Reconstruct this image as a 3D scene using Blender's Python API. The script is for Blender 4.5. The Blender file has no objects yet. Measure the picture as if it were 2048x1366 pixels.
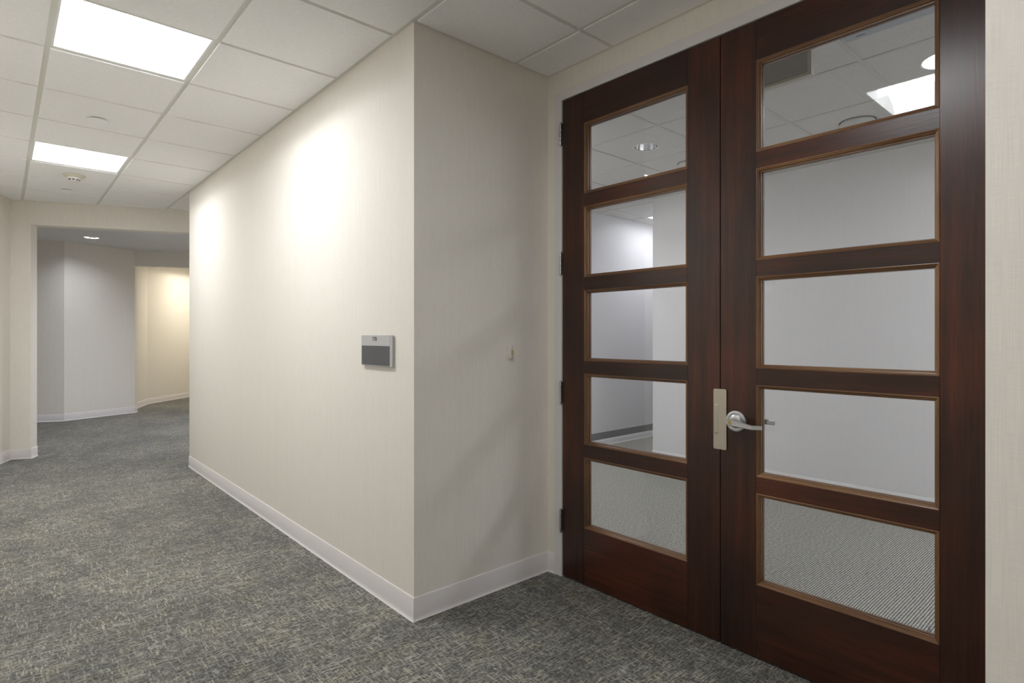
import bpy, bmesh, math, random
from mathutils import Vector, Matrix
random.seed(7)
S = bpy.context.scene
COL = S.collection
PI = math.pi
CEIL = 2.677          # grid plane
# ------------------------------------------------------------------ tags
def tag(o, label=None, cat=None, group=None, kind=None):
    if label: o['label'] = label
    if cat: o['category'] = cat
    if group: o['group'] = group
    if kind: o['kind'] = kind
    return o
def empty(name, loc=(0, 0, 0)):
    o = bpy.data.objects.new(name, None)
    o.empty_display_size = 0.05
    COL.objects.link(o); o.location = loc
    return o
def obj(name, bm, mats, parent=None, smooth=False, loc=None):
    me = bpy.data.meshes.new(name)
    bmesh.ops.recalc_face_normals(bm, faces=bm.faces)
    bm.to_mesh(me); bm.free()
    if not isinstance(mats, (list, tuple)): mats = [mats]
    for m in mats: me.materials.append(m)
    if smooth:
        for p in me.polygons: p.use_smooth = True
        try: me.set_sharp_from_angle(angle=math.radians(38))
        except Exception: pass
    o = bpy.data.objects.new(name, me); COL.objects.link(o)
    if parent:
        o.parent = parent
        # geometry is authored in world space: bring it into the parent's space
        w = Vector((0, 0, 0)); p = parent
        while p: w += p.location; p = p.parent
        me.transform(Matrix.Translation(-w))
    if loc is not None: o.location = loc
    return o
# ------------------------------------------------------------------ bmesh helpers
def prism(bm, pts, z0, z1, mi=0):
    lo = [bm.verts.new((x, y, z0)) for x, y in pts]
    hi = [bm.verts.new((x, y, z1)) for x, y in pts]
    n = len(pts); fs = [bm.faces.new(lo[::-1]), bm.faces.new(hi)]
    for i in range(n):
        fs.append(bm.faces.new((lo[i], lo[(i+1) % n], hi[(i+1) % n], hi[i])))
    for f in fs: f.material_index = mi
    return fs
def box(bm, x0, x1, y0, y1, z0, z1, mi=0, bev=0.0, seg=2):
    fs = prism(bm, [(x0, y0), (x1, y0), (x1, y1), (x0, y1)], z0, z1, mi)
    if bev:
        es = list({e for f in fs for e in f.edges})
        r = bmesh.ops.bevel(bm, geom=es, offset=bev, segments=seg, profile=0.5, affect='EDGES')
        for f in r['faces']: f.material_index = mi
def lathe(bm, prof, c, axis='Z', seg=40, mi=0, close=False):
    """prof: list of (r, h) ; axis Z: h along z, axis X: h along x."""
    rings = []
    for r, h in prof:
        ring = []
        if r < 1e-6:
            v = bm.verts.new(_ax(c, 0, 0, h, axis)); ring = [v]
        else:
            for i in range(seg):
                a = 2*PI*i/seg
                ring.append(bm.verts.new(_ax(c, r*math.cos(a), r*math.sin(a), h, axis)))
        rings.append(ring)
    for a, b in zip(rings, rings[1:]):
        for i in range(seg):
            j = (i+1) % seg
            vs = []
            if len(a) == 1 and len(b) == 1: continue
            if len(a) == 1: vs = (a[0], b[i], b[j])
            elif len(b) == 1: vs = (a[i], a[j], b[0])
            else: vs = (a[i], a[j], b[j], b[i])
            f = bm.faces.new(vs); f.material_index = mi
def _ax(c, u, v, h, axis):
    if axis == 'Z': return (c[0]+u, c[1]+v, c[2]+h)
    if axis == 'X': return (c[0]+h, c[1]+u, c[2]+v)
    return (c[0]+u, c[1]+h, c[2]+v)
def clip(pts, poly):
    """Sutherland-Hodgman, poly convex CCW"""
    out = list(pts)
    n = len(poly)
    for i in range(n):
        a, b = poly[i], poly[(i+1) % n]
        inp, out = out, []
        if not inp: return []
        def side(p): return (b[0]-a[0])*(p[1]-a[1]) - (b[1]-a[1])*(p[0]-a[0])
        for k in range(len(inp)):
            p, q = inp[k], inp[(k+1) % len(inp)]
            sp, sq = side(p), side(q)
            if sp >= 0: out.append(p)
            if (sp > 0 and sq < 0) or (sp < 0 and sq > 0):
                t = sp/(sp-sq)
                out.append((p[0]+t*(q[0]-p[0]), p[1]+t*(q[1]-p[1])))
    r = []
    for p in out:
        if not r or math.dist(p, r[-1]) > 1e-5: r.append(p)
    if len(r) > 1 and math.dist(r[0], r[-1]) < 1e-5: r.pop()
    if len(r) < 3: return []
    ar = sum(r[i][0]*r[(i+1) % len(r)][1]-r[(i+1) % len(r)][0]*r[i][1] for i in range(len(r)))/2
    return r if ar > 2e-5 else []
def inset(poly, ds):
    n = len(poly); L = []
    for i in range(n):
        a, b = Vector(poly[i]), Vector(poly[(i+1) % n])
        d = (b-a).normalized(); nn = Vector((-d.y, d.x))
        L.append((a+nn*ds[i], d))
    out = []
    for i in range(n):
        p, d = L[i-1]; q, e = L[i]
        den = d.x*e.y-d.y*e.x
        t = ((q.x-p.x)*e.y-(q.y-p.y)*e.x)/den
        out.append(tuple(p+d*t))
    return out
# ------------------------------------------------------------------ materials
def M(name):
    m = bpy.data.materials.new(name); m.use_nodes = True
    nt = m.node_tree; b = nt.nodes['Principled BSDF']
    return m, nt, b
def N(nt, t, **kw):
    n = nt.nodes.new(t)
    for k, v in kw.items():
        if k.startswith('i_'):
            key = k[2:]
            key = int(key) if key.isdigit() else key
            n.inputs[key].default_value = v
        else: setattr(n, k, v)
    return n
def simple(name, col, rough=0.5, metal=0.0, spec=0.5):
    m, nt, b = M(name)
    b.inputs['Base Color'].default_value = (*col, 1)
    b.inputs['Roughness'].default_value = rough
    b.inputs['Metallic'].default_value = metal
    b.inputs['Specular IOR Level'].default_value = spec
    # faint procedural variation so nothing is perfectly flat
    g = N(nt, 'ShaderNodeNewGeometry'); no = N(nt, 'ShaderNodeTexNoise', i_Scale=9.0, i_Detail=3.0)
    nt.links.new(g.outputs['Position'], no.inputs['Vector'])
    mr = N(nt, 'ShaderNodeMapRange'); mr.inputs['To Min'].default_value = max(0, rough-0.04); mr.inputs['To Max'].default_value = min(1, rough+0.04)
    nt.links.new(no.outputs['Fac'], mr.inputs['Value']); nt.links.new(mr.outputs['Result'], b.inputs['Roughness'])
    return m
def emis(name, col, s):
    m = bpy.data.materials.new(name); m.use_nodes = True; nt = m.node_tree
    nt.nodes.remove(nt.nodes['Principled BSDF'])
    e = N(nt, 'ShaderNodeEmission', i_Color=(*col, 1), i_Strength=s)
    nt.links.new(e.outputs[0], nt.nodes['Material Output'].inputs[0])
    return m
def posvec(nt, rot=0.0, scale=(1, 1, 1)):
    g = N(nt, 'ShaderNodeNewGeometry')
    mp = N(nt, 'ShaderNodeMapping'); mp.inputs['Rotation'].default_value = (0, 0, rot)
    nt.links.new(g.outputs['Position'], mp.inputs['Vector'])
    mp2 = N(nt, 'ShaderNodeMapping'); mp2.inputs['Scale'].default_value = scale
    nt.links.new(mp.outputs[0], mp2.inputs['Vector'])
    return mp2.outputs[0]
def math_(nt, op, a, b=None, clampv=False):
    n = N(nt, 'ShaderNodeMath', operation=op, use_clamp=clampv)
    for i, v in enumerate((a, b)):
        if v is None: continue
        if isinstance(v, (int, float)): n.inputs[i].default_value = v
        else: nt.links.new(v, n.inputs[i])
    return n.outputs[0]
def noise(nt, vec, scale=1.0, detail=2.0, rough=0.5):
    n = N(nt, 'ShaderNodeTexNoise', i_Scale=scale, i_Detail=detail, i_Roughness=rough)
    nt.links.new(vec, n.inputs['Vector']); return n.outputs['Fac']
def ramp(nt, fac, stops):
    r = N(nt, 'ShaderNodeValToRGB'); nt.links.new(fac, r.inputs['Fac'])
    el = r.color_ramp.elements
    while len(el) < len(stops): el.new(0.5)
    for e, (p, c) in zip(el, stops): e.position = p; e.color = (*c, 1)
    return r.outputs['Color']
def mixc(nt, fac, a, b, mode='MIX'):
    n = N(nt, 'ShaderNodeMix', data_type='RGBA', blend_type=mode)
    if isinstance(fac, (int, float)): n.inputs[0].default_value = fac
    else: nt.links.new(fac, n.inputs[0])
    for k, v in ((6, a), (7, b)):
        if isinstance(v, tuple): n.inputs[k].default_value = (*v, 1)
        else: nt.links.new(v, n.inputs[k])
    return n.outputs[2]
def bump(nt, b, h, strength, dist=0.002):
    n = N(nt, 'ShaderNodeBump', i_Strength=strength, i_Distance=dist)
    nt.links.new(h, n.inputs['Height']); nt.links.new(n.outputs[0], b.inputs['Normal'])

def wallcover(name, col, amp=0.038):
    m, nt, b = M(name)
    g = N(nt, 'ShaderNodeNewGeometry'); sp = N(nt, 'ShaderNodeSeparateXYZ')
    nt.links.new(g.outputs['Position'], sp.inputs[0])
    u = math_(nt, 'ADD', sp.outputs[0], sp.outputs[1])
    def vec(su, sv):
        c = N(nt, 'ShaderNodeCombineXYZ')
        nt.links.new(math_(nt, 'MULTIPLY', u, su), c.inputs[0])
        nt.links.new(math_(nt, 'MULTIPLY', sp.outputs[2], sv), c.inputs[1])
        return c.outputs[0]
    warp = noise(nt, vec(560, 9), 1, 1)          # vertical yarns
    weft = noise(nt, vec(36, 620), 1, 1)         # horizontal yarns
    broad = noise(nt, vec(55, .8), 1, 2)         # tonal streaks
    s = math_(nt, 'ADD', math_(nt, 'MULTIPLY', warp, .55), math_(nt, 'MULTIPLY', weft, .45))
    s2 = math_(nt, 'ADD', math_(nt, 'MULTIPLY', s, .83), math_(nt, 'MULTIPLY', broad, .17))
    lo = tuple(c*(1-2.4*amp) for c in col); hi = tuple(min(1, c*(1+2.4*amp)) for c in col)
    c = ramp(nt, s2, [(0.25, lo), (0.75, hi)])
    nt.links.new(c, b.inputs['Base Color'])
    b.inputs['Roughness'].default_value = 0.72
    b.inputs['Specular IOR Level'].default_value = 0.25
    bump(nt, b, s, 0.25, 0.0008)
    return m
def N_sep(nt, rot):
    sp = N(nt, 'ShaderNodeSeparateXYZ'); nt.links.new(posvec(nt, rot), sp.inputs[0]); return sp.outputs[1]
def carpet(name, rot, tone=1.0):
    m, nt, b = M(name)
    sp = N(nt, 'ShaderNodeSeparateXYZ'); nt.links.new(posvec(nt, rot), sp.inputs[0])
    def comb(x, y):
        c = N(nt, 'ShaderNodeCombineXYZ'); nt.links.new(x, c.inputs[0]); nt.links.new(y, c.inputs[1]); return c.outputs[0]
    yq = math_(nt, 'FLOOR', math_(nt, 'MULTIPLY', sp.outputs[1], 300.0))
    xq = math_(nt, 'FLOOR', math_(nt, 'MULTIPLY', sp.outputs[0], 215.0))
    fine = noise(nt, comb(math_(nt, 'MULTIPLY', sp.outputs[0], 20.0), math_(nt, 'MULTIPLY', yq, 5.37)), 1, 2.0, .6)
    cross = noise(nt, comb(math_(nt, 'MULTIPLY', xq, 6.13), math_(nt, 'MULTIPLY', sp.outputs[1], 17.0)), 1, 2.0, .6)
    cell = noise(nt, posvec(nt, rot, (70, 95, 1)), 1, 2, .6)
    m1 = noise(nt, posvec(nt, rot, (5, 11, 1)), 1, 3, .6)
    m2 = noise(nt, posvec(nt, rot, (12, 4, 7)), 1, 3, .6)
    tint = noise(nt, posvec(nt, rot, (5, 9, 1)), 1, 3, .6)
    def mr(v, a, b_, c=0.0, d_=1.0):
        n = N(nt, 'ShaderNodeMapRange'); nt.links.new(v, n.inputs['Value'])
        for k, q in zip(('From Min', 'From Max', 'To Min', 'To Max'), (a, b_, c, d_)): n.inputs[k].default_value = q
        return n.outputs[0]
    rib = math_(nt, 'SINE', math_(nt, 'MULTIPLY', N_sep(nt, rot), 2*PI/.0052))
    l1 = math_(nt, 'MULTIPLY', mr(fine, .47, .66), mr(m1, .36, .62, .40, .85))
    l2 = math_(nt, 'MULTIPLY', mr(cross, .50, .64), mr(m2, .36, .62, .40, .95))
    l2 = math_(nt, 'MULTIPLY', l2, mr(rib, -1, 1, .45, 1))
    s = math_(nt, 'MAXIMUM', l1, l2)
    s = math_(nt, 'ADD', math_(nt, 'MULTIPLY', s, .70), math_(nt, 'MULTIPLY', mr(cell, .35, .7), .26))
    s = math_(nt, 'ADD', s, math_(nt, 'MULTIPLY', rib, .05))
    c = ramp(nt, s, [(0.0, (.056, .056, .056)), (0.22, (.150, .146, .132)), (0.45, (.305, .294, .255)), (0.85, (.53, .50, .41))])
    tc = ramp(nt, tint, [(0.35, (.90, .94, 1.0)), (0.52, (1, 1, 1)), (0.68, (1.0, .97, .78))])
    c = mixc(nt, 0.4, c, tc, 'MULTIPLY')
    big = noise(nt, posvec(nt, rot, (1.3, 1.6, 1)), 1, 3, .6)
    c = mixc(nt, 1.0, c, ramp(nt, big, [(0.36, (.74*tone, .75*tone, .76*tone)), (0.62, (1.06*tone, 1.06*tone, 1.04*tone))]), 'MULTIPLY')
    nt.links.new(c, b.inputs['Base Color'])
    b.inputs['Roughness'].default_value = 0.95; b.inputs['Specular IOR Level'].default_value = 0.1
    b.inputs['Sheen Weight'].default_value = 0.12
    bump(nt, b, fine, 0.5, 0.002)
    return m
def rib_carpet(name):
    m, nt, b = M(name)
    g = N(nt, 'ShaderNodeNewGeometry'); sp = N(nt, 'ShaderNodeSeparateXYZ')
    nt.links.new(g.outputs['Position'], sp.inputs[0])
    wob = noise(nt, posvec(nt, 0, (3, 3, 1)), 1, 2)
    y = math_(nt, 'ADD', sp.outputs[1], math_(nt, 'MULTIPLY', wob, .012))
    w = math_(nt, 'SINE', math_(nt, 'MULTIPLY', y, 2*PI/.0115))
    xb = math_(nt, 'SINE', math_(nt, 'MULTIPLY', sp.outputs[0], 2*PI/.009))
    dots = noise(nt, posvec(nt, 0, (130, 60, 1)), 1, 2, .6)
    s = math_(nt, 'ADD', math_(nt, 'MULTIPLY', w, .30), math_(nt, 'MULTIPLY', xb, .07))
    s = math_(nt, 'ADD', s, dots)
    c = ramp(nt, s, [(0.12, (.08, .08, .085)), (0.45, (.24, .24, .23)), (0.72, (.46, .45, .40)), (0.95, (.66, .63, .50))])
    nt.links.new(c, b.inputs['Base Color'])
    b.inputs['Roughness'].default_value = 0.95; b.inputs['Specular IOR Level'].default_value = 0.1
    bump(nt, b, s, 0.4, 0.002)
    return m
def wood(name, vertical=True, base=None, gloss=0.27):
    m, nt, b = M(name)
    sc = (34, 34, 1.3) if vertical else (34, 1.3, 34)
    v = posvec(nt, 0, sc)
    grain = noise(nt, v, 1, 4, .6)
    fine = noise(nt, posvec(nt, 0, (260, 260, 9) if vertical else (260, 9, 260)), 1, 2, .6)
    patch = noise(nt, posvec(nt, 0, (3, 3, 1.4) if vertical else (3, 1.4, 3)), 1, 3, .5)
    s = math_(nt, 'ADD', math_(nt, 'MULTIPLY', grain, .30), math_(nt, 'MULTIPLY', patch, .5))
    s = math_(nt, 'ADD', s, math_(nt, 'MULTIPLY', fine, .20))
    st = base or [(0.32, (.0125, .0058, .0035)), (0.50, (.040, .0128, .0066)), (0.70, (.120, .0275, .0115))]
    nt.links.new(ramp(nt, s, st), b.inputs['Base Color'])
    b.inputs['Roughness'].default_value = gloss
    b.inputs['Specular IOR Level'].default_value = 0.42
    b.inputs['Coat Weight'].default_value = 0.22; b.inputs['Coat Roughness'].default_value = 0.34
    bump(nt, b, fine, 0.25, 0.0006)
    return m
def tile_mat(name, col, speck=False):
    m, nt, b = M(name)
    n1 = noise(nt, posvec(nt, 0, (60, 60, 60)), 1, 3, .6)
    c = ramp(nt, n1, [(0.3, tuple(x*.95 for x in col)), (0.7, col)])
    if speck:
        vo = N(nt, 'ShaderNodeTexVoronoi', i_Scale=1.0); nt.links.new(posvec(nt, 0.4, (115, 175, 1)), vo.inputs['Vector'])
        mk = noise(nt, posvec(nt, 0, (60, 60, 1)), 1, 2)
        d = math_(nt, 'ADD', vo.outputs['Distance'], math_(nt, 'MULTIPLY', mk, .22))
        f = math_(nt, 'LESS_THAN', d, .25)
        c = mixc(nt, f, c, (.13, .12, .10))
    nt.links.new(c, b.inputs['Base Color'])
    b.inputs['Roughness'].default_value = .9; b.inputs['Specular IOR Level'].default_value = .1
    bump(nt, b, n1, 0.15, 0.001)
    return m
def glass(name):
    m = bpy.data.materials.new(name); m.use_nodes = True; nt = m.node_tree
    nt.nodes.remove(nt.nodes['Principled BSDF'])
    g = N(nt, 'ShaderNodeNewGeometry')
    # same index from either side: 1.5 outside in, 1/1.5 where the face is seen from inside the pane
    ior = N(nt, 'ShaderNodeMapRange'); ior.inputs['To Min'].default_value = 1.52; ior.inputs['To Max'].default_value = 1/1.52
    nt.links.new(g.outputs['Backfacing'], ior.inputs['Value'])
    fr = N(nt, 'ShaderNodeFresnel'); nt.links.new(ior.outputs[0], fr.inputs['IOR'])
    t = N(nt, 'ShaderNodeBsdfTransparent', i_Color=(.965, .970, .975, 1))
    gl = N(nt, 'ShaderNodeBsdfAnisotropic', i_Color=(1, 1, 1, 1), i_Roughness=0.0)
    mx = N(nt, 'ShaderNodeMixShader')
    nt.links.new(fr.outputs[0], mx.inputs[0]); nt.links.new(t.outputs[0], mx.inputs[1]); nt.links.new(gl.outputs[0], mx.inputs[2])
    nt.links.new(mx.outputs[0], nt.nodes['Material Output'].inputs[0])
    return m

WALL = wallcover('cream_linen_wallcovering', (.782, .749, .690))
WALLI = wallcover('pale_grey_wallcovering', (.735, .73, .745), .03)
BASE = simple('vinyl_base_white', (.72, .69, .69), .5)
BASEI = simple('vinyl_base_interior', (.75, .74, .75), .5)
BAND = simple('grey_wall_band', (.18, .18, .19), .7)
CARP = carpet('corridor_carpet', 0.0)
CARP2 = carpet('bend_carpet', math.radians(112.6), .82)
RIB = rib_carpet('ribbed_carpet')
TILE = tile_mat('smooth_ceiling_tile', (.895, .895, .895))
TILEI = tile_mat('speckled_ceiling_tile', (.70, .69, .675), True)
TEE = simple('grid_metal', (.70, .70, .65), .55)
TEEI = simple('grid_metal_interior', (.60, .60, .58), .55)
GYP = tile_mat('painted_ceiling', (.74, .74, .75))
WOODV = wood('mahogany_stile', True)
WOODH = wood('mahogany_rail', False)
BEAD = wood('glazing_bead_wood', True, [(0.35, (.085, .038, .015)), (0.5, (.17, .080, .032)), (0.66, (.30, .165, .075))], .3)
BEADH = wood('glazing_bead_wood_horizontal', False, [(0.35, (.085, .038, .015)), (0.5, (.17, .080, .032)), (0.66, (.30, .165, .075))], .3)
GLASS = glass('door_glass')
FRAME = simple('painted_steel_frame', (.70, .69, .69), .38)
STEEL = simple('satin_steel', (.62, .63, .65), .33, 1.0)
STEELD = simple('hinge_steel', (.38, .37, .36), .35, 1.0)
NICK = simple('satin_nickel', (.56, .52, .44), .36, 1.0)
BRASS = simple('brass_core', (.60, .47, .25), .3, 1.0)
CHROME = simple('polished_reflector', (.82, .82, .83), .08, 1.0)
WHITE = simple('white_enamel', (.80, .80, .79), .5)
PLAST = simple('ivory_plastic', (.70, .67, .60), .4)
DARK = simple('dark_slot', (.02, .02, .02), .6)
SIGNG = simple('sign_silver', (.52, .52, .53), .42, .3)
SIGND = simple('sign_insert_charcoal', (.085, .088, .095), .45)
INK = simple('sign_ink', (.012, .012, .012), .5)
BUTTON = simple('yellowed_button', (.42, .38, .15), .35)
LOUV = simple('blue_grey_enamel', (.42, .46, .50), .45)
SIGNB = simple('sign_box_grey', (.36, .35, .32), .5)
SIGNF = simple('sign_box_cream', (.52, .50, .42), .5)
def mkem(name, col, s, w_=.16): return emis(name, col, s), emis(name+'_wing', col, s*w_)  # wing emission stands in for lamp light falling on the reflector
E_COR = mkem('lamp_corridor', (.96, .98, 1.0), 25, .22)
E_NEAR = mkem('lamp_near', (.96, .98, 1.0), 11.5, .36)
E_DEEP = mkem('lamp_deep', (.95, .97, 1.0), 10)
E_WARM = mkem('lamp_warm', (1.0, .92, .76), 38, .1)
E_INT = mkem('lamp_interior_added', (.94, .965, 1.0), 27)
E_SPOT = emis('lamp_downlight', (.88, .91, 1.0), 170)
E_SPOT2 = emis('lamp_downlight_added', (.86, .90, 1.0), 420)
E_SPOTI = emis('lamp_downlight_interior', (.97, .98, 1.0), 8)

# ------------------------------------------------------------------ ceilings
XL, XR, XD = -0.43, 1.386, 2.233      # corridor left wall, right wall, door wall
Y0, YA, YB = 0.2236, 2.2247, 6.307    # alcove near side, alcove far side, bend
d = Vector((.9229, -.3850)); nrm = Vector((.3850, .9229))
def sk(s, k): v = d*s+nrm*k; return (v.x, v.y)

def ring_cell(bm, rect, c, r, z0, z1, mi=0, seg=48):
    x0, x1, y0, y1 = rect
    out = []; inn = []
    for i in range(seg):
        a = 2*PI*(i+.5)/seg + 0
        a = 2*PI*i/seg+PI/4
        ca, sa = math.cos(a), math.sin(a)
        ts = []
        if ca > 1e-9: ts.append((x1-c[0])/ca)
        if ca < -1e-9: ts.append((x0-c[0])/ca)
        if sa > 1e-9: ts.append((y1-c[1])/sa)
        if sa < -1e-9: ts.append((y0-c[1])/sa)
        t = min(ts)
        out.append((c[0]+ca*t, c[1]+sa*t)); inn.append((c[0]+ca*r, c[1]+sa*r))
    # make sure the corners are present
    corners = [(x1, y1), (x0, y1), (x0, y0), (x1, y0)]
    for cx, cy in corners:
        k = min(range(seg), key=lambda q: math.dist(out[q], (cx, cy)))
        out[k] = (cx, cy)
    vo = [bm.verts.new((*p, z0)) for p in out]; vi = [bm.verts.new((*p, z0)) for p in inn]
    vu = [bm.verts.new((*p, z1)) for p in inn]; vw = [bm.verts.new((*p, z1)) for p in out]
    for i in range(seg):
        j = (i+1) % seg
        for q in ((vo[i], vo[j], vi[j], vi[i]), (vi[i], vi[j], vu[j], vu[i]), (vo[i], vo[j], vw[j], vw[i]), (vu[i], vu[j], vw[j], vw[i])):
            bm.faces.new(q).material_index = mi
def grid(bm, poly, gx, gy, p, skip=(), holes=(), angle=None, drop=.007, tee=.012, teez=0.0, ztop=.022):
    """tiles (slot 0) and tees (slot 1) laid over a convex plan polygon. angle: per-edge wall-angle width (0 none)."""
    xs = [q[0] for q in poly]; ys = [q[1] for q in poly]
    angle = angle or [.022]*len(poly)
    inner = inset(poly, angle)
    i0, i1 = math.floor((min(xs)-gx)/p), math.ceil((max(xs)-gx)/p)
    j0, j1 = math.floor((min(ys)-gy)/p), math.ceil((max(ys)-gy)/p)
    for i in range(i0, i1):
        for j in range(j0, j1):
            if (i, j) in skip: continue
            r = (gx+i*p+tee, gx+(i+1)*p-tee, gy+j*p+tee, gy+(j+1)*p-tee)
            pts = clip([(r[0], r[2]), (r[1], r[2]), (r[1], r[3]), (r[0], r[3])], inner)
            if not pts: continue
            h = [q for q in holes if r[0] < q[0] < r[1] and r[2] < q[1] < r[3]]
            if h: ring_cell(bm, r, h[0][:2], h[0][2], CEIL-drop, CEIL+ztop, 0)
            else: prism(bm, pts, CEIL-drop, CEIL+ztop, 0)
    for i in range(i0, i1+1):           # tees along Y
        pts = clip([(gx+i*p-tee, -20), (gx+i*p+tee, -20), (gx+i*p+tee, 30), (gx+i*p-tee, 30)], inner)
        if pts: prism(bm, pts, CEIL-teez, CEIL+ztop+.004, 1)
    for j in range(j0, j1+1):
        for i in range(i0, i1):         # cross tees between the mains
            pts = clip([(gx+i*p+tee, gy+j*p-tee), (gx+(i+1)*p-tee, gy+j*p-tee), (gx+(i+1)*p-tee, gy+j*p+tee), (gx+i*p+tee, gy+j*p+tee)], inner)
            if pts: prism(bm, pts, CEIL-teez, CEIL+ztop+.003, 1)
    n = len(poly)
    for i in range(n):
        if angle[i] <= 0: continue
        a, b_ = poly[i], poly[(i+1) % n]; c, e = inner[(i+1) % n], inner[i]
        prism(bm, [a, b_, c, e], CEIL-.0015, CEIL+ztop, 1)
PX = .6035
GX, GY = .1735, 1.773 - 3*PX          # a main at X=.1735, cross at Y=-.0375
KH = 7.295
def hdr_y(x): # y on the header face for a given x
    return (KH-.3850*x)/.9229
P_R1 = (XR, YB); kR = .3850*XR+.9229*YB; sR = .9229*XR-.3850*YB
P_R2 = sk(sR, KH)
P_L2 = sk(-2.953, KH)
# where the bent left wall meets X = XL
kL = None
tt = (XL-P_L2[0])/(-.3850); P_L1 = (XL, P_L2[1]-.9229*tt)
bm = bmesh.new()
polyA = [(XL, -3.6), (XR, -3.6), (XR, hdr_y(XR)), P_L2, P_L1]
lightcells = [(0, j) for j in (-3, 1, 5, 9)]     # cells between X=.1735 and .777
lit = [GY + j*PX for (_, j) in lightcells]
grid(bm, polyA, GX, GY, PX, skip=lightcells, angle=[.022, .022, .022, .022, .022])
polyB = [(XR, YB), P_R2, (XR, hdr_y(XR))]
grid(bm, polyB, GX, GY, PX, angle=[.022, .022, 0])
polyC = [(XR, Y0), (XD, Y0), (XD, YA), (XR, YA)]
grid(bm, polyC, GX, GY, PX, angle=[.022, .022, .022, 0])
tag(obj('ceiling', bm, [TILE, TEE]), 'white square lay-in ceiling tiles in a metal grid above the corridor', 'ceiling', kind='structure')

# vestibule: painted ceiling with a hole for the visible downlight
VD = (.985, 10.18); VD2 = (2.41, 8.64); VD3 = (1.511, 8.688)  # second and third downlights are unseen, added to brighten the passage floor
vpoly = [sk(-5, KH+.14), sk(-.55, KH+.14), sk(-.55, 11.06), sk(-5, 11.06)]
bm = bmesh.new()
def cellpoly(cell): return [(cell[0], cell[2]), (cell[1], cell[2]), (cell[1], cell[3]), (cell[0], cell[3])]
# cut the plan into x-strips around each hole so every piece stays convex
xs = sorted({-9.0, 9.0, *[v for c in (VD, VD2, VD3) for v in (c[0]-.2, c[0]+.2)]})
for a, b_ in zip(xs, xs[1:]):
    c = [q for q in (VD, VD2, VD3) if abs((a+b_)/2-q[0]) < .19]
    segs = [(-20, 30)]
    if c:
        cy = c[0][1]; segs = [(-20, cy-.2), (cy+.2, 30)]
        ring_cell(bm, (a, b_, cy-.2, cy+.2), c[0], .085, CEIL, CEIL+.03)
    for s0, s1 in segs:
        pts = clip([(a, s0), (b_, s0), (b_, s1), (a, s1)], vpoly)
        if pts: prism(bm, pts, CEIL, CEIL+.03)
tag(obj('ceiling', bm, [GYP]), 'smooth painted ceiling of the dim passage beyond the corridor opening', 'ceiling', kind='structure')

# far passage ceiling (warm light)
bm = bmesh.new()
D3 = Vector((math.sin(math.radians(45.2)), math.cos(math.radians(45.2))))   # direction of the last leg
R3 = Vector((D3.y, -D3.x))
W0 = Vector(sk(-2.93, 11.18)); W2 = Vector(sk(-2.93, 12.38)); W3 = W2+D3*3.2
E0 = Vector(sk(-1.13, 11.18)); E2 = Vector(sk(-1.13, 12.02)); E3 = W3+R3*1.8
lc = W2+D3*.98+R3*.95                       # centre of the warm fixture
hw = .30
def rp(u, v): q = lc+D3*u+R3*v; return (q.x, q.y)
outer = [tuple(W0), tuple(E0), tuple(E2), tuple(E3), tuple(W3), tuple(W2)]
# strips in the (u, v) frame of the last leg around the fixture
A_ = [tuple(W0), tuple(E0), tuple(E2), tuple(W2)]
prism(bm, [tuple(W0), tuple(E0), tuple(E2), tuple(W2)], CEIL, CEIL+.03)
Lg = [tuple(W2), tuple(E2), tuple(E3), tuple(W3)]
for u0, u1, v0, v1 in ((-5, -hw, -5, 5), (hw, 5, -5, 5), (-hw, hw, -5, -hw), (-hw, hw, hw, 5)):
    pts = clip([rp(u0, v0), rp(u0, v1), rp(u1, v1), rp(u1, v0)][::-1], Lg)
    if not pts: pts = clip([rp(u0, v0), rp(u0, v1), rp(u1, v1), rp(u1, v0)], Lg)
    if pts: prism(bm, pts, CEIL, CEIL+.03)
tag(obj('ceiling', bm, [TILE]), 'ceiling of the warmly lit passage at the far end', 'ceiling', kind='structure')

# suite ceiling behind the glass doors
GIX, GIY, PI_ = 3.293, 1.030, .6115
XW, YW, YN = 5.03, 3.494, 4.32
icell = lambda x, y: (math.floor((x-GIX)/PI_), math.floor((y-GIY)/PI_))
ifix = [icell(6.0, 3.8), icell(4.2, -.5), icell(3.0, 3.8), icell(2.99, -1.7)]  # first fixture is seen; the rest are unseen, added to light the suite
downs = [(3.5988, 2.5588, .092), (3.5988, .7243, .119)]
bm = bmesh.new()
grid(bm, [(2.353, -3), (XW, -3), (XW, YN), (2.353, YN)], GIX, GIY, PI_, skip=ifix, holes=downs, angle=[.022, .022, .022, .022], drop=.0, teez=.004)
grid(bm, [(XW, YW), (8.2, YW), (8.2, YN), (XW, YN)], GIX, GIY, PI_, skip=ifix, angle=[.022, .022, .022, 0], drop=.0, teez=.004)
tag(obj('ceiling', bm, [TILEI, TEEI]), 'speckled white ceiling tiles seen through the glass doors', 'ceiling', kind='structure')

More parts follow.
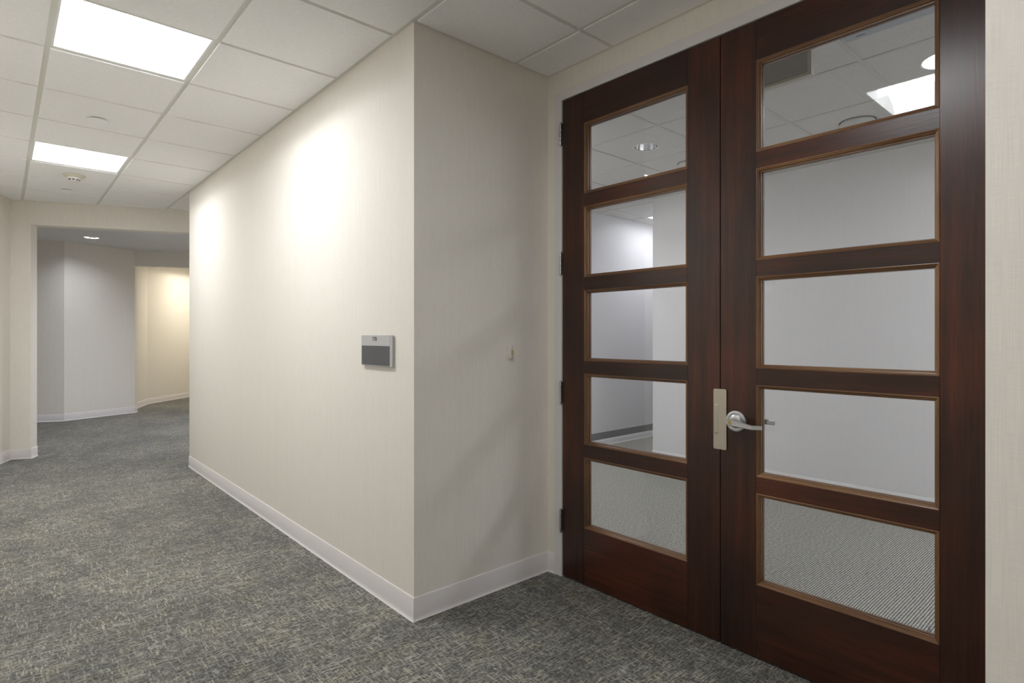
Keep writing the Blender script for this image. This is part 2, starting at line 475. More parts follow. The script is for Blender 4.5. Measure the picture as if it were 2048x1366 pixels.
# ------------------------------------------------------------------ floors
bm = bmesh.new()
prism(bm, [(XL, -3.6), (XR, -3.6), (XR, Y0), (2.30, Y0), (2.30, YA), (XR, YA), (XR, YB), P_L1], -.05, 0)
tag(obj('floor', bm, CARP), 'grey woven streaked carpet of the corridor', 'carpet', kind='structure')
bm = bmesh.new()
prism(bm, [P_L1, (XR, YB), P_R2, sk(-.55, KH), sk(-.55, 11.06), sk(-1.13, 11.18), tuple(E2), tuple(E3), tuple(W3), tuple(W2), sk(-2.93, 11.18), sk(-5, 11.4), sk(-5, KH), P_L2], -.05, 0)
tag(obj('floor', bm, CARP2), 'grey woven carpet turning into the far passages', 'carpet', kind='structure')
bm = bmesh.new()
prism(bm, [(2.30, -3), (XW, -3), (XW, YW), (8.2, YW), (8.2, YN), (2.353, YN), (2.30, YN)], -.05, 0)
tag(obj('floor', bm, RIB), 'grey ribbed carpet behind the glass doors', 'carpet', kind='structure')

# ------------------------------------------------------------------ walls
ZT = CEIL+.06
def wall(name, polys, mat, label):
    bm = bmesh.new()
    for pts, z0, z1 in polys: prism(bm, pts, z0, z1)
    return tag(obj(name, bm, mat), label, 'wall', kind='structure')
T = .12
wall('wall_left', [([(XL-T, -3.6), (XL, -3.6), P_L1, P_L2, sk(-2.953-T, KH), (XL-T, P_L1[1])], 0, ZT)], WALL, 'cream wall at the far left edge')
wall('wall_right', [([(XR, YA), (XR+T, YA+T), (XR+T, YB-.02), P_R2, (P_R2[0]-.0, P_R2[1]+.0), (XR, YB)][:4]+[(XR, YB)], 0, ZT)], WALL,
     'long brightly lit cream wall carrying the room number sign')
wall('wall_alcove', [([(XR, YA), (XD, YA), (XD, YA+T), (XR+T, YA+T)], 0, ZT)], WALL, 'short grey-cream wall between the outer corner and the doors')
DY0, DY1, DTOP = .323, 2.112, 2.514
FY0, FY1, FZ = DY0-.004, DY1+.004, DTOP+.004       # clear opening
wall('wall_door', [([(XD, -3), (XD+T, -3), (XD+T, FY0-.028), (XD, FY0-.028)], 0, ZT),
                   ([(XD, FY1+.028), (XD+T, FY1+.028), (XD+T, YN+T), (XD, YN+T)], 0, ZT),
                   ([(XD, FY0-.028), (XD+T, FY0-.028), (XD+T, FY1+.028), (XD, FY1+.028)], FZ+.028, ZT)], WALL, 'cream wall around and above the double doors')
wall('wall_near', [([(XR, -3.6), (XR+T, -3.6), (XR+T, Y0-T), (XD, Y0-T), (XD, Y0), (XR, Y0)], 0, ZT)], WALL, 'pale textured wall at the right edge beside the doors')
wall('wall_back', [([(XL-T, -3.72), (XR+T, -3.72), (XR+T, -3.6), (XL-T, -3.6)], 0, ZT)], WALL, 'wall closing the corridor behind the viewer')
HB = 2.426
wall('wall_header', [([sk(-5, KH), sk(-2.779, KH), sk(-2.779, KH+.14), sk(-5, KH+.14)], 0, ZT),
                     ([sk(-2.779, KH), sk(sR, KH), sk(sR, KH+.14), sk(-2.779, KH+.14)], HB, ZT),
                     ([sk(sR, KH), sk(-.43, KH), sk(-.43, KH+.14), sk(sR, KH+.14)], 0, ZT)], WALL, 'cream wall with a wide opening at the end of the corridor')
V2_ = sk(-3.522, 10.32); V3_ = sk(-2.80, 11.06)
wall('wall_passage', [([sk(-5, 10.32), sk(-3.522, 10.32), sk(-2.80, 11.06), sk(-2.80, 11.18), sk(-5, 11.18)], 0, ZT),
                      ([sk(-2.80, 11.06), sk(-1.13, 11.06), sk(-1.13, 11.18), sk(-2.80, 11.18)], 2.4285, ZT),
                      ([sk(-1.13, 11.06), sk(-.43, 11.06), sk(-.43, 11.18), sk(-1.13, 11.18)], 0, ZT)], WALL, 'folded grey-looking wall of the dim passage with a second opening')
wall('wall_passage_sides', [([sk(-5.12, KH), sk(-5, KH), sk(-5, 11.18), sk(-5.12, 11.18)], 0, ZT),
                            ([sk(-.55, KH+.14), sk(-.43, KH+.14), sk(-.43, 11.06), sk(-.55, 11.06)], 0, ZT)], WALL, 'side walls of the dim passage, out of sight')
N3 = Vector((-D3.y, D3.x))*.12
wall('wall_far_left', [([sk(-3.05, 11.18), sk(-2.93, 11.18), tuple(W2), tuple(W3), tuple(W3+N3), (W2.x+N3.x, W2.y+N3.y)], 0, ZT)], WALL, 'warmly lit cream wall seen through both openings')
wall('wall_far_right', [([sk(-1.13, 11.18), sk(-1.01, 11.18), tuple(E2-N3), tuple(E3-N3), tuple(E3), tuple(E2)], 0, ZT),
                        ([tuple(W3), tuple(E3), tuple(E3+D3*.1), tuple(W3+D3*.1)], 0, ZT)], WALL, 'right wall of the warmly lit passage')
# suite
wall('wall_suite_facing', [([(XW, -3), (XW+T, -3), (XW+T, YW-T), (8.2, YW-T), (8.2, YW), (XW, YW)], 0, ZT)], WALLI, 'grey wall facing the doors inside the suite')
wall('wall_suite_left', [([(2.353, YN), (8.2, YN), (8.2, YN+T), (2.353, YN+T)], 0, ZT)], WALLI, 'white wall deep inside the suite, left of the grey wall')
wall('wall_suite_ends', [([(8.2, YW-T), (8.32, YW-T), (8.32, YN+T), (8.2, YN+T)], 0, ZT),
                         ([(2.353, -3.12), (XW+T, -3.12), (XW+T, -3), (2.353, -3)], 0, ZT)], WALLI, 'end walls of the suite')
# ------------------------------------------------------------------ baseboards
def baseboard(name, pts, mat, label, h=.1045, t=.006, closed=False, z0=0.0):
    """cove base run along plan points; room lies to the LEFT of the run direction"""
    bm = bmesh.new()
    prof = [(0, 0), (.013, 0), (.0095, .004), (.0072, .012), (t, .022), (t, h-.004), (t-.002, h-.0005), (0, h)]
    P = [Vector(p) for p in pts]; rows = []
    for i, p in enumerate(P):
        if i == 0: dd = (P[1]-P[0]).normalized(); nn = Vector((-dd.y, dd.x)); sc = 1
        elif i == len(P)-1: dd = (P[-1]-P[-2]).normalized(); nn = Vector((-dd.y, dd.x)); sc = 1
        else:
            d1 = (P[i]-P[i-1]).normalized(); d2 = (P[i+1]-P[i]).normalized()
            n1 = Vector((-d1.y, d1.x)); n2 = Vector((-d2.y, d2.x)); nn = (n1+n2).normalized(); sc = 1/nn.dot(n1)
        rows.append([bm.verts.new((p.x+nn.x*o*sc, p.y+nn.y*o*sc, z0+z)) for o, z in prof])
    for a, b_ in zip(rows, rows[1:]):
        for i in range(len(prof)): bm.faces.new((a[i], a[(i+1) % len(prof)], b_[(i+1) % len(prof)], b_[i]))
    bm.faces.new(rows[0]); bm.faces.new(rows[-1][::-1])
    return tag(obj(name, bm, mat, smooth=True), label, 'baseboard', kind='structure')
baseboard('baseboard_right', [(XD, FY1+.051), (XD, YA), (XR, YA), (XR, YB)], BASE, 'white cove baseboard under the long bright wall and round its corner to the doors')
baseboard('baseboard_near', [(XR, -3.6), (XR, Y0)], BASE, 'baseboard below the wall at the right edge')
baseboard('baseboard_left', [sk(-2.779, KH+.14), sk(-2.779, KH), P_L2, P_L1, (XL, -3.6)], BASE, 'white cove baseboard at the left edge and around the first jamb')
baseboard('baseboard_passage', [sk(-2.80, 11.18), sk(-2.80, 11.06), V2_, sk(-5, 10.32)], BASE, 'white cove baseboard in the dim passage')
baseboard('baseboard_far', [tuple(W3), tuple(W2), sk(-2.93, 11.18)], BASE, 'cream-lit baseboard in the far warm passage')
baseboard('baseboard_suite', [(8.2, YW), (XW, YW), (XW, -3)][::-1] if False else [(XW, -3), (XW, YW), (8.2, YW)], simple('vinyl_base_grey', (.735, .73, .745), .6), 'pale baseboard of the grey wall inside the suite', h=.1, t=.004)
baseboard('baseboard_suite', [(8.2, YN), (2.36, YN)], BASEI, 'white baseboard of the deep white wall inside the suite', h=.075)
bm = bmesh.new(); box(bm, 2.36, 8.2, YN-.004, YN, .075, .155)
tag(obj('trim_2', bm, BAND), 'dark grey band running above the white baseboard inside the suite', 'trim', kind='structure')

# ------------------------------------------------------------------ steel door frame (trim)
bm = bmesh.new()
FW, FP = .050, .008       # face width, projection
fx0, fx1 = XD-FP, XD+T+FP
def frame_piece(y0, y1, z0, z1): box(bm, fx0, fx1, y0, y1, z0, z1, 0)
# one welded frame: swept U section, mitred
prof = [(fx0, FW), (fx0, 0), (2.280, 0), (2.280, -.014), (2.330, -.014), (2.330, 0), (fx1, 0), (fx1, FW), (fx1-.012, FW), (XD+T, .027), (XD, .027), (XD, FW)]
path = [(FY0, 0.0, -1, 0), (FY0, FZ, -1, 1), (FY1, FZ, 1, 1), (FY1, 0.0, 1, 0)]
rows = [[bm.verts.new((x, y+sy*o, z+sz*o)) for x, o in prof] for y, z, sy, sz in path]
for a, b_ in zip(rows, rows[1:]):
    for i in range(len(prof)): bm.faces.new((a[i], a[(i+1) % len(prof)], b_[(i+1) % len(prof)], b_[i]))
bm.faces.new(rows[0]); bm.faces.new(rows[-1][::-1])
tag(obj('trim_1', bm, FRAME), 'off-white painted steel frame around the double doors', 'door frame', kind='structure')

# ------------------------------------------------------------------ door leaves
DX0, DX1 = 2.229, 2.274
GXC = 2.2515
rows_z = [(.2937+i*(.3605+.0654), .2937+i*(.3605+.0654)+.3605) for i in range(5)]
ST = .1506
def bead_sweep(bm, y0, y1, z0, z1, xs, sgn):
    zd = .019 if sgn > 0 else .019
    if sgn < 0: xs += .0
    prof = [(0, 0), (0, -.0015), (.0025, -.0022), (.0055, -.0005), (.0065, .0022), (.0095, .0035), (.0115, .0075), (.0120, .0100), (.0150, .0105), (.0150, zd), (0, zd)]
    if sgn < 0: prof = [(0, 0), (0, -.0012), (.006, -.0005), (.0120, .0030), (.0150, .0060), (.0150, .0190), (0, .0190)]
    corners = [(y0, z0, 1, 1), (y1, z0, -1, 1), (y1, z1, -1, -1), (y0, z1, 1, -1)]
    R = [[bm.verts.new((xs+sgn*x, y+sy*o, z+sz*o)) for o, x in prof] for y, z, sy, sz in corners]
    for q in range(4):
        a, b_ = R[q], R[(q+1) % 4]
        for i in range(len(prof)):
            f = bm.faces.new((a[i], a[(i+1) % len(prof)], b_[(i+1) % len(prof)], b_[i]))
            f.material_index = 1 if q in (0, 2) else 0
def leaf(name, y0, y1, label, hinge_y=None):
    root = tag(empty(name, (DX0, (y0+y1)/2, 0)), label, 'door', kind='structure')
    zb = .009
    g = .0006
    for a, b_ in ((y0, y0+ST), (y1-ST, y1)):
        bm = bmesh.new(); box(bm, DX0, DX1, a, b_, zb, DTOP, 0, .0012, 1); obj('stile', bm, WOODV, root)
    zs = [(zb, rows_z[0][0])]+[(rows_z[i][1], rows_z[i+1][0]) for i in range(4)]+[(rows_z[4][1], DTOP)]
    for a, b_ in zs:
        bm = bmesh.new(); box(bm, DX0+.0002, DX1-.0002, y0+ST, y1-ST, a, b_, 0); obj('rail', bm, WOODH, root)
    for a, b_ in rows_z:
        bm = bmesh.new()
        bead_sweep(bm, y0+ST, y1-ST, a, b_, DX0+.0005, 1)
        bead_sweep(bm, y0+ST, y1-ST, a, b_, DX1-.0005, -1)
        bd = obj('glazing_bead', bm, [BEAD, BEADH], root); bd['label'] = 'lighter brown glazing bead'
        bm = bmesh.new(); box(bm, GXC-.003, GXC+.003, y0+ST+.004, y1-ST-.004, a+.004, b_-.004)
        obj('glass_pane', bm, GLASS, root)
    return root
SEAM = (DY0+DY1)/2
SEAM = 1.2186
def safety_mark(y, z, root):
    bm = bmesh.new(); x = GXC-.0033
    for dy, dz, w_, h_ in ((0, .017, .004, .003), (-.004, .013, .003, .002), (.004, .013, .003, .002), (0, .010, .007, .0012), (0, .007, .009, .0014), (0, .004, .007, .0014), (0, .001, .009, .0012)):
        box(bm, x, x+.0002, y+dy-w_/2, y+dy+w_/2, z+dz-h_/2, z+dz+h_/2)
    obj('safety_mark', bm, ETCH, root)
ETCH = simple('etched_mark', (.10, .10, .11), .6)
dl = leaf('door_1', SEAM+.0016, DY1, 'left dark mahogany door leaf with five glass panes and four steel hinges')
dr = leaf('door_2', DY0, SEAM-.0016, 'right dark mahogany door leaf with five glass panes and a lever handle')
safety_mark(DY1-ST-.024, rows_z[4][0]+.024, dl); safety_mark(DY1-ST-.024, rows_z[0][0]+.022, dl); safety_mark(DY0+ST+.03, rows_z[0][0]+.024, dr)
# black gap seen between the leaves: black strip set behind the seam on the inside
bm = bmesh.new(); box(bm, DX1+.0005, DX1+.006, SEAM-.02, SEAM+.02, .02, DTOP-.01)
obj('gap_strip', bm, DARK, dl)
for hz in (2.336, 1.655, .974, .299):
    hh = .114
    bm = bmesh.new()
    cx, cy = fx0-.0105, DY1+.0030
    box(bm, cx, DX0+.003, DY1+.0004, DY1+.0034, hz-hh/2+.001, hz+hh/2-.001)
    box(bm, cx, DX0-.0008, DY1-.0030, DY1+.0003, hz-hh/2+.001, hz+hh/2-.001)
    h = obj('hinge', bm, STEELD, dl); h['label'] = 'satin steel hinge'
    bm = bmesh.new()
    for q in range(5):
        a = hz-hh/2+q*hh/5+.0007; b_ = hz-hh/2+(q+1)*hh/5-.0007
        lathe(bm, [(0, a), (.0062, a), (.007, a+.0008), (.007, b_-.0008), (.0062, b_), (0, b_)], (cx, cy, 0), 'Z', 20)
    for zz, sg in ((hz+hh/2, 1), (hz-hh/2, -1)):
        lathe(bm, [(0, sg*.006), (.003, sg*.0055), (.0058, sg*.0035), (.0062, 0), (0, 0)], (cx, cy, zz), 'Z', 20)
    kn = obj('hinge_knuckle', bm, STEEL, h, smooth=True)
# latch guard plate on the right leaf, overlapping the left
def rrect(y0, y1, z0, z1, r, n=6):
    pts = []
    for cy, cz, a0 in ((y1-r, z1-r, 0), (y0+r, z1-r, PI/2), (y0+r, z0+r, PI), (y1-r, z0+r, 1.5*PI)):
        for i in range(n+1):
            a = a0+PI/2*i/n; pts.append((cy+r*math.cos(a), cz+r*math.sin(a)))
    return pts
def plateX(bm, pts, x0, x1, mi=0, bev=0.0):
    lo = [bm.verts.new((x0, y, z)) for y, z in pts]; hi = [bm.verts.new((x1, y, z)) for y, z in pts]
    n = len(pts); f0 = bm.faces.new(lo); f1 = bm.faces.new(hi[::-1]); fs = [f0, f1]
    for i in range(n): fs.append(bm.faces.new((lo[i], hi[i], hi[(i+1) % n], lo[(i+1) % n])))
    for f in fs: f.material_index = mi
    if bev: bmesh.ops.bevel(bm, geom=list(f0.edges), offset=bev, segments=2, affect='EDGES')
bm = bmesh.new()
plateX(bm, rrect(1.1880, 1.2452, .8060, 1.0545, .006), DX0-.0065, DX0-.0035, 0, .0008)
box(bm, DX0-.0045, DX0+.0005, 1.1895, 1.2150, .812, 1.046)
# raised vertical swage over the latch
sw = []
for i, o in enumerate((0.0, .25, .5, .75, 1.0)):
    inset_ = .0085*(1-math.cos(o*PI/2)); x = DX0-.0065-.0014*math.sin(o*PI/2)
    sw.append([bm.verts.new((x, y, z)) for y, z in rrect(1.2235+inset_, 1.2430-inset_*.9, .868+inset_, .993-inset_, max(.0006, .0092-inset_), 5)])
for a, b_ in zip(sw, sw[1:]):
    for i in range(len(a)): bm.faces.new((a[i], a[(i+1) % len(a)], b_[(i+1) % len(a)], b_[i]))
bm.faces.new(sw[-1])
lg = obj('latch_guard', bm, NICK, dr, smooth=True); lg['label'] = 'tall satin nickel latch guard plate over the door gap'
# lever lock set
LY, LZ = 1.1480, .9290
def lever(side, yend, root):
    s = -1 if side < 0 else 1
    fx = DX0 if side < 0 else DX1
    bm = bmesh.new()
    lathe(bm, [(0, s*.001), (.0435, s*.001), (.0438, s*.004), (.0415, s*.008), (.036, s*.0095), (.0295, s*.0095), (.0285, s*.0088), (.0280, s*.0098), (.0262, s*.0165), (.0205, s*.0195), (.0150, s*.0200), (.0135, s*.024), (.0128, s*.045), (0, s*.045)], (fx, LY, LZ), 'X', 48)
    rose = obj('lever_rose', bm, STEEL, root, smooth=True)
    bm = bmesh.new()
    # lever blade: stations along -Y  (y, x centre-front, z centre, half height, thickness)
    x0 = fx+s*.057
    st = [(LY+.0150, x0, LZ, .0040, .010), (LY+.0138, x0, LZ, .0072, .014), (LY+.0110, x0, LZ, .0102, .018), (LY+.006, x0, LZ, .0126, .020), (LY-.001, x0, LZ, .0135, .020)]
    for q in range(5):
        t = q/4; st.append((LY-.008-.089*t, x0+s*.019*t, LZ-.0005-.0075*t, .0133-.0045*t, .016-.010*t))
    st += [(LY-.101, x0+s*.0185, LZ-.0081, .0088, .006), (yend+.003, x0+s*.006, LZ-.0074, .0084, .006), (yend, x0+s*.0045, LZ-.0074, .0080, .005)]
    R = []
    for y, x, z, hh, th in st:
        c = min(.0022, hh*.4)
        xb = x-s*th
        R.append([bm.verts.new(p) for p in ((x, y, z-hh+c), (x, y, z+hh-c), (x-s*c, y, z+hh), (xb+s*c*.5, y, z+hh), (xb, y, z+hh-c), (xb, y, z-hh+c), (xb+s*c*.5, y, z-hh), (x-s*c, y, z-hh))])
    for a, b_ in zip(R, R[1:]):
        for i in range(8): bm.faces.new((a[i], a[(i+1) % 8], b_[(i+1) % 8], b_[i]))
    bm.faces.new(R[0]); bm.faces.new(R[-1][::-1])
    lv = obj('lever_handle', bm, STEEL, rose)
    if side < 0:
        bm = bmesh.new()
        lathe(bm, [(0, -.0012), (.0088, -.0012), (.0096, -.0004), (.0096, .001)], (x0, LY, LZ), 'X', 28)
        box(bm, x0-.0016, x0-.0010, LY-.0009, LY+.0009, LZ-.0045, LZ+.0045, 1)
        obj('key_cylinder', bm, [BRASS, DARK], rose, smooth=True)
    return rose
lever(-1, 1.0165, dr); lever(1, 1.072, dr)

# ------------------------------------------------------------------ ceiling fixtures
def fixture(name, cx, cy, w, em, label, group, rot=0.0):
    em, wing = em
    root = empty(name, (cx, cy, CEIL)); tag(root, label, 'ceiling light', group)
    h = w/2-.012
    Mx = Matrix.Translation((cx, cy, 0)) @ Matrix.Rotation(rot, 4, 'Z')
    def tr(bm):
        bmesh.ops.transform(bm, matrix=Mx, verts=bm.verts)
    # housing: closed steel box open below, curved white reflector inside
    bm = bmesh.new(); H = .125; r = h-.010
    for a, b_, c, e in ((-h, -r, -h, h), (r, h, -h, h), (-r, r, -h, -r), (-r, r, r, h)):
        box(bm, a, b_, c, e, CEIL-.001, CEIL+.012)
    box(bm, -h, h, -h, h, CEIL+H, CEIL+H+.01)
    for a, b_, c, e in ((-h, -h+.004, -h, h), (h-.004, h, -h, h), (-h, h, -h, -h+.004), (-h, h, h-.004, h)):
        box(bm, a, b_, c, e, CEIL+.012, CEIL+H)
    tr(bm); obj('housing', bm, WHITE, root, smooth=True)
    bm = bmesh.new()
    # curved reflector wings along Y, their lamp-lit brightness given as emission
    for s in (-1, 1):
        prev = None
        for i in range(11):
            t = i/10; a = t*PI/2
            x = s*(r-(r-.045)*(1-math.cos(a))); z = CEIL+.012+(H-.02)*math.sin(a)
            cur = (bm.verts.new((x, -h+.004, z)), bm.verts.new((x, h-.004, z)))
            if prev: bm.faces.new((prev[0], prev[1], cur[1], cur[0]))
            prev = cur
    tr(bm); obj('glowing_reflector_wings', bm, wing, root, smooth=True)
    # glowing perforated basket (half drum) along Y
    bm = bmesh.new(); n = 12; R_ = .055; zc = CEIL+.088; L_ = h-.008
    ra = []; 
    for i in range(n+1):
        a = PI*i/n; ra.append((R_*math.cos(a), zc-.024*math.sin(a)))
    A = [bm.verts.new((x, -L_, z)) for x, z in ra]; B = [bm.verts.new((x, L_, z)) for x, z in ra]
    for i in range(n): bm.faces.new((A[i], A[i+1], B[i+1], B[i]))
    bm.faces.new(A); bm.faces.new(B[::-1])
    tr(bm); lb = obj('lamp_basket', bm, em, root, smooth=True)
    return root
G1 = 'recessed square ceiling lights along the corridor'
labs = {-3: 'recessed square ceiling light far behind the viewer', 1: 'recessed square corridor ceiling light mirrored in the top pane of the right door',
        5: 'glowing square ceiling light nearest the viewer, cut by the top edge of the photo', 9: 'glowing square ceiling light farther down the corridor, before the smoke detector'}
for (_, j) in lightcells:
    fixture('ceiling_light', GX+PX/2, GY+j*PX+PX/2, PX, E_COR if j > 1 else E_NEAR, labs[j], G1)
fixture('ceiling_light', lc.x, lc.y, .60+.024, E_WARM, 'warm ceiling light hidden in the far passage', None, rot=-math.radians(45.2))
il = ['glowing square ceiling light deep inside the suite, just left of the grey wall', 'added unseen square ceiling light of the suite, out to the right',
      'added square ceiling light of the suite, unseen behind the short wall', 'added unseen square ceiling light at the back of the suite']
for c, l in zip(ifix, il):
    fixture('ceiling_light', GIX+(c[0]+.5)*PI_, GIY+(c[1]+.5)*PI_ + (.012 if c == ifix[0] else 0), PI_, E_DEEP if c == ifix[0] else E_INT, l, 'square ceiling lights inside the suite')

def downlight(c, r, em, label, group=None, zf=CEIL, depth=.10, lens=False):
    root = tag(empty('downlight', (c[0], c[1], zf)), label, 'downlight', group)
    bm = bmesh.new()
    lathe(bm, [(r-.002, .004), (r-.003, -.002), (r+.002, -.004), (r+.007, -.003), (r+.009, -.0002), (r, .0005)], (c[0], c[1], zf), 'Z', 48)
    obj('trim_ring', bm, WHITE, root, smooth=True)
    bm = bmesh.new()
    lathe(bm, [(r-.002, .0), (r-.006, .03), (r-.018, .075), (r-.034, depth), (0, depth+.004)], (c[0], c[1], zf), 'Z', 48)
    obj('reflector', bm, CHROME, root, smooth=True)
    if lens:
        bm = bmesh.new(); lathe(bm, [(0, .004), (r*.98, .004), (r*.98, .010), (0, .010)], (c[0], c[1], zf), 'Z', 48)
        obj('lens', bm, em, root, smooth=True)
        return root
    if em:
        bm = bmesh.new()
        lathe(bm, [(0, .030), (r*.35, .033), (r*.55, .046), (r*.55, .052), (0, .055)], (c[0], c[1], zf), 'Z', 32)
        obj('lamp', bm, em, root, smooth=True)
    return root
downlight(VD, .085, E_SPOT, 'small lit recessed downlight in the ceiling of the dim passage')
downlight(VD2, .085, E_SPOT2, 'added recessed downlight of the dim passage, unseen behind the long wall')
downlight(VD3, .085, E_SPOT2, 'added recessed downlight of the dim passage, unseen above the first opening')
downlight(downs[0][:2], .088, None, 'unlit chrome recessed downlight seen through the top pane of the left door', 'recessed downlights inside the suite')
downlight(downs[1][:2], .115, E_SPOTI, 'bright lit recessed downlight seen at the top right pane of the right door', 'recessed downlights inside the suite', lens=True)

for (x, y), l in (((4.21, 1.336), 'round flush ceiling cover seen in the top pane of the right door'), ((4.21, 2.559), 'round flush ceiling cover at the lower right of the top pane of the left door')):
    bm = bmesh.new()
    lathe(bm, [(0, -.012), (.100, -.012), (.1025, -.0105), (.1025, -.0085), (.098, -.0075), (.098, 0)], (x, y, CEIL-.001), 'Z', 48)
    lathe(bm, [(.0975, -.0002), (.106, -.0012), (.106, -.0002)], (x, y, CEIL-.0005), 'Z', 48, mi=1)
    tag(obj('ceiling_cover', bm, [TEEI, DARK], smooth=True), l, 'ceiling cover', 'round flush ceiling covers inside the suite')
# slim blue-grey panel lying in the suite grid, next to the door wall
r_ = tag(empty('air_diffuser', (2.85, .73, CEIL)), 'slim blue-grey ceiling panel at the very top of the right door glass', 'air diffuser')
bm = bmesh.new(); box(bm, 2.70, 3.015, .44, 1.005, CEIL-.012, CEIL-.001, 0, .002, 1)
obj('panel', bm, LOUV, r_)
for (y, x) in ((.935, 2.985), (.59, 2.985)):
    bm = bmesh.new(); box(bm, x-.006, x, y-.02, y+.02, CEIL-.0126, CEIL-.0121)
    obj('slot', bm, DARK, r_)
# hanging sign box inside (seen from behind)
r_ = tag(empty('hanging_sign', (2.81, 1.24, CEIL)), 'blank grey rectangular sign box hanging from the suite ceiling with a cream frame', 'sign')
bm = bmesh.new(); box(bm, 2.80, 2.822, 1.095, 1.40, 2.497, 2.660)
obj('sign_panel', bm, SIGNB, r_)
bm = bmesh.new()
for a, b_, c, e in ((1.08, 1.0965, 2.48, 2.677), (1.40, 1.415, 2.48, 2.677), (1.0965, 1.40, 2.48, 2.4975), (1.0965, 1.40, 2.66, 2.677)):
    box(bm, 2.796, 2.826, a, b_, c, e-.004)
obj('sign_frame', bm, SIGNF, r_)

# sprinkler covers, smoke detector
for (x, y), l in (((.476, 4.57), 'round white sprinkler cover between the two glowing ceiling lights'), ((.482, 6.985), 'small round white sprinkler cover beyond the smoke detector')):
    r_ = tag(empty('sprinkler_cover', (x, y, CEIL-.007)), l, 'sprinkler cover', 'concealed sprinkler covers in the corridor ceiling')
    bm = bmesh.new(); lathe(bm, [(0, -.0085), (.052, -.0085), (.0555, -.0075), (.056, -.006), (.052, -.0055), (0, -.0055)], (x, y, CEIL-.007), 'Z', 40)
    obj('cover_plate', bm, simple('sprinkler_white', (.88, .88, .90), .45), r_, smooth=True)
    bm = bmesh.new(); lathe(bm, [(.046, -.0060), (.046, .0003), (0, .0003)], (x, y, CEIL-.007), 'Z', 40)
    obj('cup', bm, STEELD, r_, smooth=True)
x, y = .486, 6.30
r_ = tag(empty('smoke_detector', (x, y, CEIL-.007)), 'cream round smoke detector on the ceiling just past the second glowing light', 'smoke detector')
bm = bmesh.new(); lathe(bm, [(0, 0), (.082, 0), (.084, -.003), (.080, -.008), (.056, -.024), (0, -.024)], (x, y, CEIL-.007), 'Z', 48)
obj('base', bm, simple('detector_base', (.66, .63, .53), .5), r_, smooth=True)
bm = bmesh.new(); lathe(bm, [(.054, -.022), (.053, -.028), (.047, -.031), (.043, -.037), (.037, -.049), (.032, -.052), (0, -.053)], (x, y, CEIL-.007), 'Z', 48)
hd = obj('head', bm, simple('detector_head', (.72, .71, .67), .45), r_, smooth=True)
bm = bmesh.new()
for k in range(9):
    a = 2*PI*(k+.5)/9; ca, sa = math.cos(a), math.sin(a)
    rr0 = .0497; w_ = .0095
    vs = []
    for rr, z, sg in ((.0428, -.0385, -1), (.0428, -.0385, 1), (.0389, -.0465, 1), (.0389, -.0465, -1)):
        vs.append(bm.verts.new((x+rr*ca-sg*w_*sa, y+rr*sa+sg*w_*ca, CEIL-.007+z)))
    bm.faces.new(vs)
    vs2 = [bm.verts.new((v.co.x-ca*.006, v.co.y-sa*.006, v.co.z)) for v in vs]
    for i in range(4): bm.faces.new((vs[i], vs[(i+1) % 4], vs2[(i+1) % 4], vs2[i]))
obj('vent_slot', bm, DARK, hd)

# ------------------------------------------------------------------ room sign 170
sy0, sy1, sz0, sz1 = 2.394, 2.697, 1.127, 1.277
xw = XR
r_ = tag(empty('room_sign', (xw, (sy0+sy1)/2, sz0)), 'silver and charcoal wall sign reading 170 near the outer corner of the bright wall', 'sign')
bm = bmesh.new()
box(bm, xw-.006, xw-.0002, sy0+.006, sy1-.012, sz0-.0035, sz1-.004)        # back plate
box(bm, xw-.014, xw-.006, sy0, sy1, sz0, sz1, 0, .0012, 2)
obj('sign_plate', bm, SIGNG, r_)
bm = bmesh.new(); box(bm, xw-.0155, xw-.0135, sy0+.018, sy1-.001, sz1-.0525, sz1-.001, 0, .0005, 1)
obj('header_plate', bm, SIGNG, r_)
bm = bmesh.new(); box(bm, xw-.0143, xw-.0135, sy0+.0195, sy1-.0015, sz0+.003, sz1-.0530)
obj('insert', bm, SIGND, r_)
TY = (sy0+sy1)/2+.012
bm = bmesh.new()
xf, H_, zb_ = xw-.0160, .0196, sz1-.0285
def glyph(polys, ox):
    for pts in polys:
        vs_ = [[bm.verts.new((x, TY-(ox+px*H_), zb_+pz*H_)) for px, pz in pts] for x in (xf, xf+.0005)]
        bm.faces.new(vs_[0]); bm.faces.new(vs_[1][::-1]); n_ = len(pts)
        for i in range(n_): bm.faces.new((vs_[0][i], vs_[0][(i+1) % n_], vs_[1][(i+1) % n_], vs_[1][i]))
glyph([[(.22, 0), (.42, 0), (.42, 1), (.27, 1), (.22, .90), (.10, .80), (.0, .76), (.0, .59), (.12, .63), (.22, .70)]], -.0225)
glyph([[(.13, 0), (.34, 0), (.37, .25), (.45, .50), (.58, .75), (.66, .84), (.66, .985), (.02, .985), (.02, .81), (.46, .81), (.30, .56), (.18, .28)]], -.0080)
zo = [(.34+.32*math.copysign(abs(math.cos(t))**.85, math.cos(t)), .5+.515*math.copysign(abs(math.sin(t))**.9, math.sin(t))) for t in [2*PI*i/28 for i in range(28)]]
zi = [(.34+.125*math.cos(t), .5+.355*math.copysign(abs(math.sin(t))**.8, math.sin(t))) for t in [2*PI*i/28 for i in range(28)]]
for i in range(28):
    j = (i+1) % 28; glyph([[zo[i], zo[j], zi[j], zi[i]]], .0068)
bmesh.ops.remove_doubles(bm, verts=bm.verts, dist=1e-6)
nu = obj('number', bm, INK, r_); nu['label'] = 'black numerals 170'
bm = bmesh.new()
br = [(0, 2), (1, 0), (2, 0), (2, 1), (4, 0), (6, 0), (7, 0), (6, 1), (7, 1), (9, 1), (10, 0), (10, 1)]
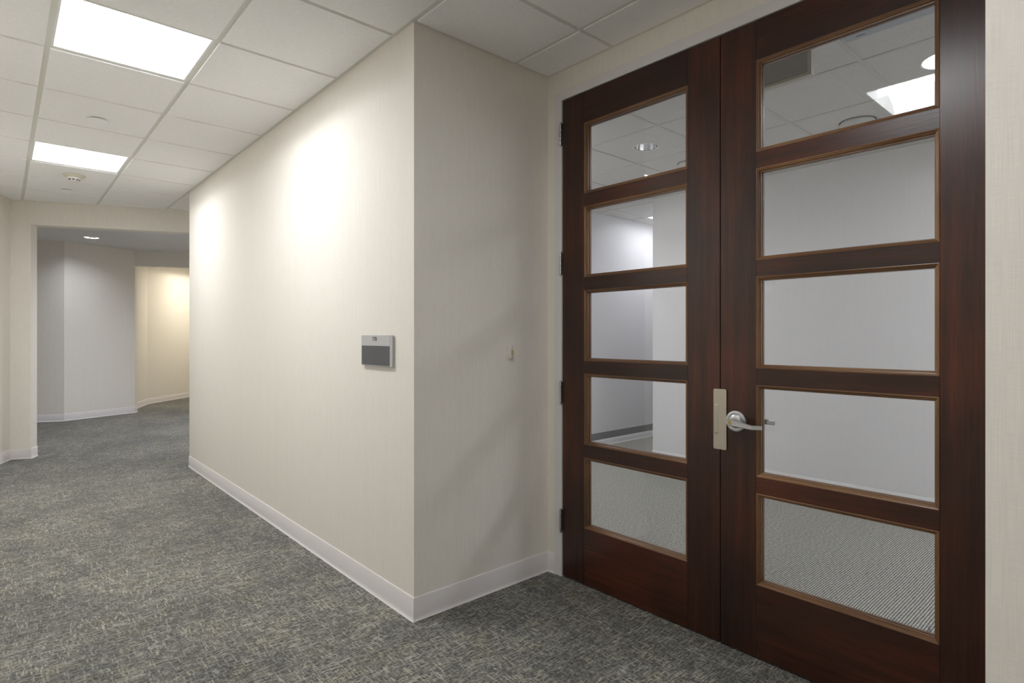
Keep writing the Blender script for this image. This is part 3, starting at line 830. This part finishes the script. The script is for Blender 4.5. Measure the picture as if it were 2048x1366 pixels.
for cx_, rw in [(0, 2), (1, 1), (1, 0), (1, 2), (3, 0), (5, 0), (6, 0), (5, 1), (6, 1), (8, 1), (9, 0), (9, 1)]:
    lathe(bm, [(.0007, 0), (.0005, -.0005), (0, -.0006)], (xw-.0155, TY+.0115-cx_*.0023, sz1-.0365-rw*.0023), 'X', 8)
obj('braille', bm, SIGNG, r_)

# ------------------------------------------------------------------ door bell
bx0, bx1, bz0, bz1, by = 1.947, 1.963, 1.156, 1.2245, YA
r_ = tag(empty('doorbell', ((bx0+bx1)/2, by, bz0)), 'small ivory doorbell push button on the short wall left of the doors', 'doorbell')
bm = bmesh.new(); box(bm, bx0, bx1, by-.018, by-.0002, bz0, bz1, 0, .0018, 3)
obj('case', bm, PLAST, r_, smooth=True)
bm = bmesh.new(); box(bm, bx0+.0035, bx1-.0035, by-.0205, by-.017, bz0+.020, bz1-.020, 0, .0015, 3)
pb = obj('push_button', bm, BUTTON, r_, smooth=True); pb['label'] = 'yellowed push button'
for zz in (bz0+.0075, bz1-.0075):
    bm = bmesh.new(); lathe(bm, [(0, -.0186), (.0022, -.0186), (.0024, -.0175)], ((bx0+bx1)/2, by, zz), 'Y', 14)
    obj('screw', bm, DARK, r_)

# ------------------------------------------------------------------ camera
cam = bpy.data.cameras.new('camera'); co = bpy.data.objects.new('camera', cam); COL.objects.link(co)
F = 1157.0; AL = math.radians(41.54)
cam.sensor_width = 36; cam.lens = F/2048*36; cam.shift_y = -12/2048; cam.clip_start = .02
co.location = (0, 0, 1.275); co.rotation_euler = (PI/2, 0, -AL)
S.camera = co
w = bpy.data.worlds.new('world'); S.world = w; w.use_nodes = True
w.node_tree.nodes['Background'].inputs[0].default_value = (0, 0, 0, 1)
w.node_tree.nodes['Background'].inputs[1].default_value = 0
vs = S.view_settings; vs.view_transform = 'Standard'; vs.look = 'None'; vs.exposure = 1.70; vs.gamma = 1; vs.use_curve_mapping = False
S.cycles.max_bounces = 14; S.cycles.diffuse_bounces = 8; S.cycles.transparent_max_bounces = 16
S.cycles.use_denoising = True
S.cycles.sample_clamp_indirect = 6.0
S.cycles.caustics_reflective = False
